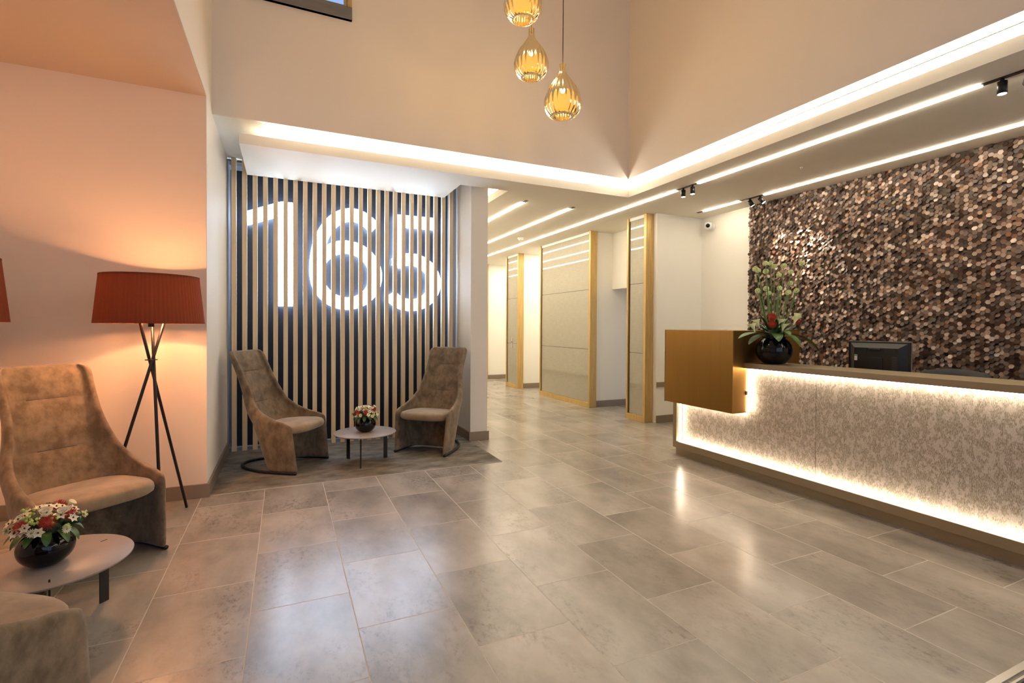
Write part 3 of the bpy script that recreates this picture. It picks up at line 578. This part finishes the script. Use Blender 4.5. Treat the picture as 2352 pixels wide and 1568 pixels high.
# ------------------------------------------------------------------ high back armchairs
def lerp(tab, z):
    for (a, fa), (b, fb) in zip(tab[:-1], tab[1:]):
        if z <= b: return fa + (fb - fa) * (z - a) / (b - a)
    return tab[-1][1]
HW = [(0.02, .268), (.2, .280), (.36, .288), (.415, .288), (.448, .278), (.54, .250), (.62, .226), (.72, .208), (.85, .208), (.95, .214), (.972, .206), (.985, .188)]
BF = [(0.02, 0), (.2, .02), (.36, .036), (.395, .048), (.415, .09), (.43, .15), (.448, .214), (.48, .295), (.54, .377), (.62, .425), (.72, .475), (.85, .542), (.95, .592), (.985, .618)]
BB = [(0.02, .315), (.4, .452), (.985, .668)]
def make_chair(label):
    t = thing('armchair', (0, 0, 0), label, 'armchair')
    zs = [.02, .06, .12, .2, .28, .34, .37, .39, .402, .412, .42, .43, .44, .452, .468, .49, .52, .56, .61, .67, .73, .79, .83, .87, .91, .945, .965, .978, .985]
    nu = 33; TH = 0.034
    def U(z, k, inner):
        hw, bf, bb = lerp(HW, z), lerp(BF, z), lerp(BB, z); ph = pi * k / (nu - 1); e = 0.52
        th = TH if inner else 0
        c, s = cos(ph), abs(sin(ph)); a = hw - th; d = (bb - bf)
        # ends taper to a rounded front edge
        x = a * (1 if c > 0 else -1) * abs(c) ** e; y = bf + (d - th) * s ** e
        if inner:
            # back padding: head pillow and lumbar pillow
            g = math.exp(-(x / 0.13) ** 4)
            y -= 0.0125 * g * (math.exp(-((z - .91) / .055) ** 2) + 0.8 * math.exp(-((z - .70) / .085) ** 2) + 0.5 * math.exp(-((z - .47) / .06) ** 2))
            y += 0.006 * g * (math.exp(-((z - .815) / .008) ** 2) + math.exp(-((z - .555) / .008) ** 2))
        return Vector((x, y, z))
    zs += [.808, .815, .822, .548, .555, .562]; zs = sorted(set(zs))
    m = MB(); rows = []
    for z in zs:
        o_ = [U(z, k, 0) for k in range(nu)]; i_ = [U(z, k, 1) for k in range(nu)]
        fr = (o_[-1] + i_[-1]) / 2 + Vector((0, -0.012, 0)); fl = (o_[0] + i_[0]) / 2 + Vector((0, -0.012, 0))
        rows.append(o_ + [fr] + i_[::-1] + [fl])
    m.grid(rows, wrap=True)
    # caps: top rim and bottom rim
    n = len(rows[0])
    for ri, dz in ((len(rows) - 1, 0.008), (0, -0.004)):
        r = rows[ri]; mid = []
        for k in range(nu): mid.append((r[k] + r[n - 2 - k]) / 2 + Vector((0, 0, dz)))
        k0 = len(m.v); m.v += [Vector(p) for p in r] + mid
        for k in range(nu - 1):
            for f in ((k, k + 1, n + k + 1, n + k), (n + k, n + k + 1, n - 3 - k, n - 2 - k)):
                f = f if dz > 0 else f[::-1]; m.f.append(tuple(k0 + q for q in f)); m.m.append(0); m.s.append(True)
        for f in ((n - 1, 0, n, n - 2), (nu - 1, nu, nu + 1, n + nu - 1)):
            f = f if dz > 0 else f[::-1]; m.f.append(tuple(k0 + q for q in f)); m.m.append(0); m.s.append(True)
    o = m.build('shell', SUEDE, t, local=True)
    import bmesh
    bm = bmesh.new(); bm.from_mesh(o.data); bmesh.ops.remove_doubles(bm, verts=bm.verts, dist=0.0004); bmesh.ops.recalc_face_normals(bm, faces=bm.faces); bm.to_mesh(o.data); bm.free()
    sb = o.modifiers.new('s', 'SUBSURF'); sb.levels = 1; sb.render_levels = 1
    # seams
    for z, w in ((.815, .09), (.555, .085)):
        pts = []
        for i in range(11):
            x = -w + 2 * w * i / 10
            # find y on inner surface
            hw, bf, bb = lerp(HW, z), lerp(BF, z), lerp(BB, z); a = hw - TH; s = max(0, 1 - (abs(x) / a) ** (1 / .52 * 1)) if False else 0
            c = (abs(x) / a) ** (1 / .52); sn = math.sqrt(max(0, 1 - c * c)); y = bf + (bb - bf - TH) * sn ** .52
            g = math.exp(-(x / 0.13) ** 4)
            y -= 0.0125 * g * (math.exp(-((z - .91) / .055) ** 2) + 0.8 * math.exp(-((z - .70) / .085) ** 2) + 0.5 * math.exp(-((z - .47) / .06) ** 2)); y += 0.006 * g
            pts.append((x, y - 0.0005, z))
        m = MB(); m.tube(pts, 0.0024, 6); m.build('seam', nm('seam_thread', (0.10, 0.07, 0.045), 0.8) if 'seam_thread' not in bpy.data.materials else bpy.data.materials['seam_thread'], t, local=True)
    # cushion
    m = MB(); rows = []
    def outline(z, sc, n=40):
        hw = 0.254; out = []
        for k in range(n):
            a = 2 * pi * k / n; c, s = cos(a), sin(a); e = 0.62
            x = hw * sc * (1 if c > 0 else -1) * abs(c) ** e; y = 0.205 + (0.225 * sc) * (1 if s > 0 else -1) * abs(s) ** e
            slope = 0.02 * (1 - (y / 0.43))
            out.append(Vector((x, y - 0.01, z + slope)))
        return out
    for z, sc in ((.300, .0001), (.302, .80), (.305, .93), (.315, .985), (.333, 1.0), (.352, .985), (.366, .94), (.376, .84), (.383, .60), (.386, .0001)): rows.append(outline(z, sc))
    m.grid(rows, wrap=True); m.build('seat_cushion', SUEDE2, t, local=True)
    m = MB(); pts = []
    ctrl = [(.262, 0.0), (.262, .10), (.255, .22), (.235, .35), (.19, .47), (.12, .57), (.04, .62), (-.04, .62), (-.12, .57), (-.19, .47), (-.235, .35), (-.255, .22), (-.262, .10), (-.262, 0.0)]
    for i in range(len(ctrl) - 1):
        p0, p1, p2, p3 = [Vector(ctrl[max(0, min(len(ctrl) - 1, i + j))]) for j in (-1, 0, 1, 2)]
        for k in range(4):
            u = k / 4; q = 0.5 * ((2 * p1) + (p2 - p0) * u + (2 * p0 - 5 * p1 + 4 * p2 - p3) * u * u + (-p0 + 3 * p1 - 3 * p2 + p3) * u ** 3); pts.append((q.x, q.y, 0.0125))
    pts.append((ctrl[-1][0], ctrl[-1][1], 0.0125))
    m.tube(pts, 0.012, 10); m.build('sled_base', BLACK, t, local=True)
    return t
# local +y points backwards; facing direction angle a (world) => rotation a + 90 deg
ch = make_chair('brown suede high-back armchair left of the small table by the slatted screen')
def put(o, x, y, a, z=0.006): o.location = (x, y, z); o.rotation_euler = (0, 0, radians(a) + pi / 2); return o
a1 = math.degrees(math.atan2(-0.5314, 0.8471)); a2 = math.degrees(math.atan2(-0.7251, -0.6887))
put(ch, 0.2215, 4.575, a1)
G = None
put(copy_tree(ch, (0, 0, 0), 0, 'brown suede high-back armchair right of the small table, beside the white pier'), 1.147, 4.596, a2)
put(copy_tree(ch, (0, 0, 0), 0, 'large brown suede high-back armchair in front of the red floor lamp'), -0.777, 3.028, -48.5, 0)
put(copy_tree(ch, (0, 0, 0), 0, 'armchair cut off in the bottom left corner, only one arm showing'), -0.742, 1.99, 58, 0)

# ------------------------------------------------------------------ coffee tables
def make_table(label, angs, gr):
    t = thing('coffee_table', (0, 0, 0), label, 'table', gr)
    m = MB(); m.lathe([(0.0001, .258), (0.262, .258), (0.267, .262), (0.268, .266), (0.2665, .268), (0.0001, .268)], n=72, caps=False); m.build('table_top', TOPM, t, local=True)
    for a in angs:
        a = radians(a); d = Vector((cos(a), sin(a), 0)); p = Vector((-sin(a), cos(a), 0)); m = MB()
        def plate(r0, r1, z0, z1, th):
            vs = [d * r + p * q + Vector((0, 0, z)) for z in (z0, z1) for r, q in ((r0, -th), (r1, -th), (r1, th), (r0, th))]
            m.add(vs, [(0, 3, 2, 1), (4, 5, 6, 7), (0, 1, 5, 4), (1, 2, 6, 5), (2, 3, 7, 6), (3, 0, 4, 7)])
        plate(0.185, 0.222, 0.0, 0.258, 0.003); plate(0.19, 0.217, 0.258, 0.2686, 0.0026); m.build('leg', BLACK, t, local=True)
    m = MB()
    for a in angs:
        a = radians(a); m.tube([(0, 0, .250), (0.19 * cos(a), 0.19 * sin(a), .250)], 0.006, 6)
    m.build('brace', BLACK, t, local=True)
    return t
T2 = make_table('low round table with a dark flower bowl between the two armchairs by the screen', (128, 252, 20), None); T2.location = (0.65, 4.555, 0.006)
T1 = make_table('low round table with a dark flower bowl in the left foreground', (50, -72, 168), None); T1.location = (-0.85, 2.552, 0)

# ------------------------------------------------------------------ floor lamps
def make_lamp(label, feet):
    t = thing('floor_lamp', (0, 0, 0), label, 'lamp', None)
    n = 160; zb, zt, rb, rtp = 1.22, 1.505, 0.273, 0.247; rows = []
    for z, r in ((zb, rb), (zb + .003, rb + .0008), (zb + .01, rb), ((zb + zt) / 2, (rb + rtp) / 2), (zt - .01, rtp), (zt - .003, rtp + .0008), (zt, rtp)):
        rows.append([Vector(((r + 0.0011 * (1 if k % 2 else -1)) * cos(2 * pi * k / n), (r + 0.0011 * (1 if k % 2 else -1)) * sin(2 * pi * k / n), z)) for k in range(n)])
    m = MB(); m.grid(rows, wrap=True, sm=False)
    shd = m.build('lamp_shade', SHADE, t, local=True)
    m = MB(); m.lathe([(rtp - .002, 1.494), (rtp - .001, 1.500)], n=64, caps=False); m.build('shade_ring', BLACK, shd, local=True)
    m = MB(); m.lathe([(0.012, 1.497), (rtp - .004, 1.497)], n=64, caps=False); m.build('top_diffuser', DIFFU, shd, local=True)
    for a in feet:
        a = radians(a); f = Vector((0.30 * cos(a), 0.30 * sin(a), 0.004)); off = Vector((-sin(a), cos(a), 0)) * 0.012; c = Vector((0, 0, 1.005)) + off
        top = f + (c - f) * 1.30; m = MB(); m.tube([f, c, top], 0.0085, 10); m.build('leg', BLACK, t, local=True)
    m = MB(); m.lathe([(0.022, 1.0), (0.032, 1.0), (0.032, 1.005), (0.022, 1.005), (0.022, 1.0)], n=24, caps=False); m.build('ring', BLACK, t, local=True)
    m = MB(); m.tube([(0, 0, 1.20), (0, 0, 1.33)], 0.016, 12); 
    for a in (0, 2.1, 4.2): m.tube([(0, 0, 1.29), (0.09 * cos(a), 0.09 * sin(a), 1.31)], 0.004, 6)
    lh = m.build('lamp_holder', BLACK, t, local=True)
    m = MB(); m.lathe([(0.001, 1.33), (0.018, 1.335), (0.03, 1.365), (0.024, 1.39), (0.001, 1.40)], n=20, caps=False); m.build('bulb', BULB, lh, local=True)
    return t
L1 = make_lamp('red pleated drum-shade tripod floor lamp standing behind the large armchair', (62.6, 222, 290)); L1.location = (-0.73, 3.62, 0)
L2 = copy_tree(L1, (-1.392, 2.912, 0), 0.5, 'second red pleated lamp, cut off by the left edge of the photo')
for (x, y, pw) in ((-0.73, 3.62, 1.0), (-1.392, 2.912, 0.36)):
    light('lamp_glow', 'POINT', (x, y, 1.382), P_FLOOR * pw, WARM, shadow_soft_size=0.03)
    light('lamp_glow', 'POINT', (x, y, 1.29), P_FLOOR * 0.3 * pw, WARM, shadow_soft_size=0.03)

# ------------------------------------------------------------------ pendants
def make_pendant(label, sc=1.0):
    t = thing('pendant_light', (0, 0, 0), label, 'pendant lamp', None)
    prof = [(0.0215, .1665), (.0215, .130), (.023, .115), (.032, .095), (.055, .062), (.085, .018), (.107, -.028), (.117, -.07), (.1155, -.105), (.104, -.135), (.085, -.158), (.060, -.172), (.052, -.168), (.047, -.150), (.045, -.130)]
    n = 120; rows = []
    for r, z in prof:
        amp = 0.07 * min(1, max(0, (0.115 - z) / 0.08)); rows.append([Vector((r * (1 + amp * abs(cos(11 * th)) * 1.0 - amp / 2) * cos(th), r * (1 + amp * abs(cos(11 * th)) - amp / 2) * sin(th), z)) for th in [2 * pi * k / n for k in range(n)]])
    m = MB(); m.grid(rows, wrap=True); m.build('glass_shade', AGLASS, t, local=True)
    m = MB(); m.tube([(0, 0, .125), (0, 0, 6)], 0.003, 8); o = m.build('cord', nm('brown_cord', (0.05, 0.02, 0.012), 0.6) if 'brown_cord' not in bpy.data.materials else bpy.data.materials['brown_cord'], t, local=True)
    m = MB(); m.tube([(0, 0, .115), (0, 0, .065)], 0.013, 14); lh = m.build('lamp_holder', BRONZE, t, local=True)
    m = MB(); m.lathe([(0.001, .065), (.012, .06), (.0165, .03), (.0165, .005), (.010, -.012), (.001, -.016)], n=20, caps=False); m.build('bulb', BULB, lh, local=True)
    return t
def place_pend(o, p):
    o.location = p
    for c in o.children:
        if c.name.startswith('cord'):
            c.data = c.data.copy(); h = ZT - p[2]
            for v in c.data.vertices:
                if v.co.z > 3: v.co.z = h
P3 = make_pendant('lowest amber glass pendant, hanging alone on a long cord')
place_pend(P3, (1.619, 2.783, 2.726))
PE = [P3]
for p, lb in (((1.544, 3.085, 3.094), 'middle amber glass pendant, just under the cut-off one'), ((1.356, 2.831, 3.30), 'amber glass pendant cut off by the top edge of the photo')):
    o = copy_tree(P3, p, 0.3, lb); place_pend(o, p); PE.append(o)
for o in PE:
    l = light('pendant_glow', 'POINT', (o.location[0], o.location[1], o.location[2] + 0.02), P_PEND, AMBER, shadow_soft_size=0.03)

# ------------------------------------------------------------------ flowers
def frame_of(n):
    n = Vector(n).normalized(); u = n.orthogonal().normalized(); return n, u, n.cross(u)
def star(m, c, n, r, k, rnd, cup=0.25, w=0.32, mi=0, ci=1, cr=0.16):
    n, u, v = frame_of(n); c = Vector(c); ph = rnd.random() * 6
    for i in range(k):
        a = ph + 2 * pi * i / k; d = u * cos(a) + v * sin(a); s = n.cross(d)
        p = [c, c + d * r * .5 + s * r * w + n * r * cup * .6, c + d * r + n * r * cup * rnd.uniform(.3, 1.2), c + d * r * .5 - s * r * w + n * r * cup * .6, c + d * r * .5 + n * r * cup * .35]
        m.add(p, [(0, 1, 4), (1, 2, 4), (2, 3, 4), (3, 0, 4)], mi, True)
    q = c + n * r * .14
    m.lathe([(.001, -cr * r), (cr * r, 0), (.001, cr * r)], q, n=8, mi=ci, caps=False)
def pincushion(m, c, n, r, rnd, k=150):
    c = Vector(c); n = Vector(n).normalized()
    m.lathe([(.001, -r * .5), (r * .5, -r * .2), (r * .5, r * .2), (.001, r * .5)], c, n=12, caps=False)
    for i in range(k):
        z = 1 - 2 * (i + .5) / k; a = i * 2.39996; q = math.sqrt(1 - z * z); d = Vector((q * cos(a), q * sin(a), z))
        if d.dot(n) < -0.45: continue
        e = (d + n * .35).normalized(); s = d.orthogonal().normalized() * r * .035
        a0 = c + d * r * .4; a1 = c + d * r * .8 + e * r * .1; a2 = c + e * r * rnd.uniform(.95, 1.12)
        m.add([a0 - s, a0 + s, a1 + s, a1 - s, a2], [(0, 1, 2, 3), (3, 2, 4)], 0, True)
        s2 = s.cross(d).normalized() * r * .035
        m.add([a0 - s2, a0 + s2, a1 + s2, a1 - s2, a2], [(0, 1, 2, 3), (3, 2, 4)], 0, True)
def calla(m, c, n, r, L, side):
    n, u, v = frame_of(n); c = Vector(c); side = (Vector(side) - n * Vector(side).dot(n)).normalized(); sd = n.cross(side); rows = []
    for i in range(9):
        tt = i / 8; rad = r * (.16 + .84 * tt ** 1.8); row = []
        for k in range(17):
            a = -pi + 2 * pi * k / 16; lip = (0.5 + 0.5 * cos(a)) ** 2
            row.append(c + n * (L * tt * (1 + .35 * lip * tt)) + (side * cos(a) + sd * sin(a)) * rad + side * r * .9 * lip * tt ** 3 - n * r * .35 * lip * tt ** 4)
        rows.append(row)
    m.grid(rows, 0)
    m.tube([c, c + n * L * .85], [r * .12, r * .08], 6, 1)
def leaf(m, c, d, L, w, droop=0.5, mi=0, fold=0.2, roll=None):
    c = Vector(c); d = Vector(d).normalized(); s = d.cross(Vector((0, 0, 1)))
    if s.length < .1: s = Vector((1, 0, 0))
    s.normalize(); rows = []; p = c.copy(); dd = d.copy(); N = 8
    for i in range(N + 1):
        tt = i / N; ww = w * (sin(pi * (tt * .93 + .05))) ** .8; upv = s.cross(dd).normalized()
        rows.append([p - s * ww + upv * ww * fold, p - s * ww * .5 + upv * ww * fold * .3, p, p + s * ww * .5 + upv * ww * fold * .3, p + s * ww + upv * ww * fold])
        p = p + dd * (L / N); dd = (dd + Vector((0, 0, -droop / N * 1.6))).normalized()
    m.grid(rows, mi)
def bowl(m, R, H, n=48):
    prof = []
    zc = H * .5
    for i in range(25):
        a = -pi / 2 + radians(24) + (pi - radians(24) - radians(38)) * i / 24
        prof.append((R * cos(a), zc + H * .5 * 1.08 * sin(a)))
    z0 = prof[0][1]; prof = [(r, z - z0) for r, z in prof]; top = prof[-1]
    inner = [(top[0] - .004, top[1]), (top[0] - .004, top[1] - .02), (R * .8, top[1] * .5), (.001, .01)]
    m.lathe([(.001, 0.0)] + prof + inner, n=n, caps=False); return top
def small_arrangement(base, seed, vl, bl):
    base = Vector(base); rnd = random.Random(seed)
    v = thing('flower_bowl', base, vl, 'vase'); m = MB(); top = bowl(m, 0.090, 0.140); m.build('bowl', BLACKG, v, local=True)
    b = thing('flower_bouquet', base + Vector((0, 0, top[1])), bl, 'flowers')
    R = 0.114
    def dome(az, el, rr=1.0): return Vector((R * rr * cos(el) * cos(az), R * rr * cos(el) * sin(az), 0.008 + 0.088 * rr * sin(el)))
    camdir = math.atan2(-base.y, -base.x)
    m = MB(); m.lathe([(top[0] - .006, -.03), (top[0] - .004, 0), (.065, .02), (.06, .05), (.03, .068), (.001, .07)], n=20, caps=False); m.build('foliage_core', LEAFD, b, local=True)
    for k in range(30):
        az = rnd.uniform(0, 2 * pi); el = rnd.uniform(.25, 1.45); p = dome(az, el, rnd.uniform(1.0, 1.12)); m = MB(); star(m, p, p + Vector((0, 0, .02)), .021, 6, rnd); m.build('star_flower', [PETW, DARKC], b, local=True)
    for da, el in ((.05, .62), (-.75, .5), (.9, .75), (2.6, .8)):
        p = dome(camdir + da, el, .98); m = MB(); pincushion(m, p, p, .030, rnd); m.build('pincushion_flower', RED, b, local=True)
    for da, el in ((.5, .18), (-.35, .3), (1.4, .4), (-1.3, .35), (3.1, .4)):
        p = dome(camdir + da, el, 1.05); m = MB(); star(m, p, p, .0185, 14, rnd, cup=.3, w=.2, cr=.3); star(m, p + p.normalized() * .003, p, .013, 12, rnd, cup=.6, w=.2, cr=.2); m.build('daisy', [PETW, GREENC], b, local=True)
    for da, el in ((-.1, 1.05), (.55, .85), (-1.0, .8), (1.7, .9)):
        p = dome(camdir + da, el, .82); m = MB(); calla(m, p, p * 1.3 + Vector((0, 0, .02)), .015, .036, (cos(camdir + da + 1.4), sin(camdir + da + 1.4), 0)); m.build('calla_lily', [PETW, PETY], b, local=True)
    for k in range(9):
        az = camdir + rnd.uniform(-2.4, 2.4); el = rnd.uniform(.15, 1.2); p = dome(az, el, 1.02); m = MB()
        for j in range(6): q = p + Vector([rnd.uniform(-.012, .012) for _ in range(3)]); m.lathe([(.001, -.006), (.006, 0), (.005, .004), (.001, .007)], q, n=8, caps=False)
        m.build('green_bud', PETG, b, local=True)
    for k in range(13):
        az = camdir + (k - 6) * .48 + rnd.uniform(-.1, .1); p = Vector((.058 * cos(az), .058 * sin(az), .012)); m = MB()
        leaf(m, p, (cos(az), sin(az), rnd.uniform(-.1, .35)), rnd.uniform(.06, .085), .0155, droop=rnd.uniform(1.0, 2.0)); m.build('leaf', LEAF, b, local=True)
    for da in (1.05, -.9, 2.6):
        az = camdir + da; d = Vector((cos(az), sin(az), .25)); m = MB(); p = Vector((.05 * cos(az), .05 * sin(az), .022)); m.tube([p, p + d * .05, p + d * .068], [.015, .0165, .0155], 12, flat=.75); m.build('rolled_leaf', LEAFD, b, local=True)
small_arrangement((-0.855, 2.535, 0.2682), 3, 'round black glass bowl on the low table in the left foreground', 'cream, red and green flower bouquet in the bowl on the foreground table')
small_arrangement((0.652, 4.555, 0.2742), 8, 'round black glass bowl on the low table between the two far armchairs', 'white, red and green flower bouquet in the bowl between the two far armchairs')

def tall_arrangement(base):
    base = Vector(base); rnd = random.Random(5)
    v = thing('vase', base, 'large round black glossy vase on the reception counter', 'vase')
    prof = [(.001, 0), (.055, 0), (.078, .010), (.105, .038), (.120, .075), (.1235, .105), (.118, .140), (.102, .170), (.084, .186), (.076, .192), (.078, .202), (.082, .206), (.079, .207), (.072, .20), (.07, .19), (.09, .16), (.001, .02)]
    prof = [(r * 1.08, z * 1.05 if r > .01 else z) for r, z in prof]; m = MB(); m.lathe(prof, n=56, caps=False); m.build('vase_body', BLACKG, v, local=True)
    b = thing('flower_bouquet', base + Vector((0, 0, .205)), 'tall bouquet of pale green stems, calla lilies and red blooms on the counter', 'flowers')
    R = Vector((0.9096, -0.4155, 0))       # towards the right as one faces the desk
    Fd = Vector((-0.4155, -0.9096, 0))     # towards the lobby
    S = 0.00350                             # metres per photo pixel here
    def at(px, py, dep=0.0): return R * ((px - 1774) * S) + Vector((0, 0, (796 - py) * S * 0.98 - 0.035)) + Fd * dep
    m = MB(); m.lathe([(.06, -.03), (.07, 0), (.075, .03), (.06, .08), (.02, .11), (.001, .115)], n=20, caps=False); m.build('foliage_core', LEAFD, b, local=True)
    heads = [(1727, 628), (1731, 632), (1749, 615), (1761, 631), (1766, 613), (1769, 622), (1789, 621), (1792, 639), (1812, 633), (1834, 614), (1819, 658), (1730, 678), (1757, 672), (1760, 683), (1779, 672), (1797, 682), (1813, 678)]
    for i, (px, py) in enumerate(heads):
        dep = rnd.uniform(-.07, .07); h = at(px, py, dep); ft = R * ((px - 1774) * S * .28) + Fd * dep * .4
        mid = (h + ft) / 2 + R * ((px - 1774) * S * .06) + Vector((0, 0, .02)); m = MB(); pts = [ft, ft * .45 + mid * .55 + Vector((0, 0, 0)), mid * .5 + h * .5, h]
        m.tube(pts, [.0042, .004, .0036, .003], 7); m.build('stem', STEM, b, local=True)
        m = MB(); R_ = .022 if i % 3 else .026
        for k in range(13):
            z = 1 - 1.5 * (k + .5) / 13; a = k * 2.4; q = math.sqrt(max(0, 1 - z * z)); d = Vector((q * cos(a), q * sin(a), z)); star(m, h + d * R_ * .62, d, .0145, 5, rnd, w=.42, cup=.35, mi=0, ci=1, cr=.3)
        m.build('flower_head', [PETY, PETG], b, local=True)
    for px, py, dep, lean in ((1733, 748, .05, -1), (1722, 758, .06, -1), (1776, 758, .10, .6), (1771, 747, .09, .8), (1812, 733, .04, 1), (1806, 741, .07, 1)):
        p = at(px, py, dep) - Vector((0, 0, .05)); n = Vector((0, 0, 1)) + R * lean * .35; m = MB(); calla(m, p, n, .024, .065, R * lean); m.build('calla_lily', [PETY, PETG], b, local=True)
    for px, py, dep in ((1755, 738, .09), (1752, 754, .11), (1824, 748, .02)):
        p = at(px, py, dep); m = MB(); pincushion(m, p, Fd + Vector((0, 0, .4)), .036 if px < 1800 else .026, rnd); m.build('pincushion_flower', RED, b, local=True)
    for dx, up_, L, w, dr in ((-1, .25, .29, .055, .5), (-.8, .1, .22, .045, .7), (1, .15, .33, .058, .95), (.9, .35, .30, .045, .6), (.5, .2, .2, .04, 1.1), (-.3, .3, .17, .04, 1.0), (.1, .5, .16, .035, .9)):
        for q in (0.5,):
            d = R * dx + Fd * (.25 if abs(dx) > .6 else .9) + Vector((0, 0, up_)); m = MB(); leaf(m, d.normalized() * .05 + Vector((0, 0, .015)), d, L, w, droop=dr, fold=.12); m.build('leaf', LEAF, b, local=True)
    for k in range(22):
        a = rnd.uniform(0, 2 * pi); d = Vector((cos(a), sin(a), rnd.uniform(.6, 2.4))); m = MB(); leaf(m, Vector((.04 * cos(a), .04 * sin(a), .03)), d, rnd.uniform(.10, .19), .016, droop=.4); m.build('leaf', LEAFD if k % 3 else LEAF, b, local=True)
tall_arrangement((3.529, 2.722, 0.93))

for o in bpy.data.objects:
    if '_base' in o: del o['_base']
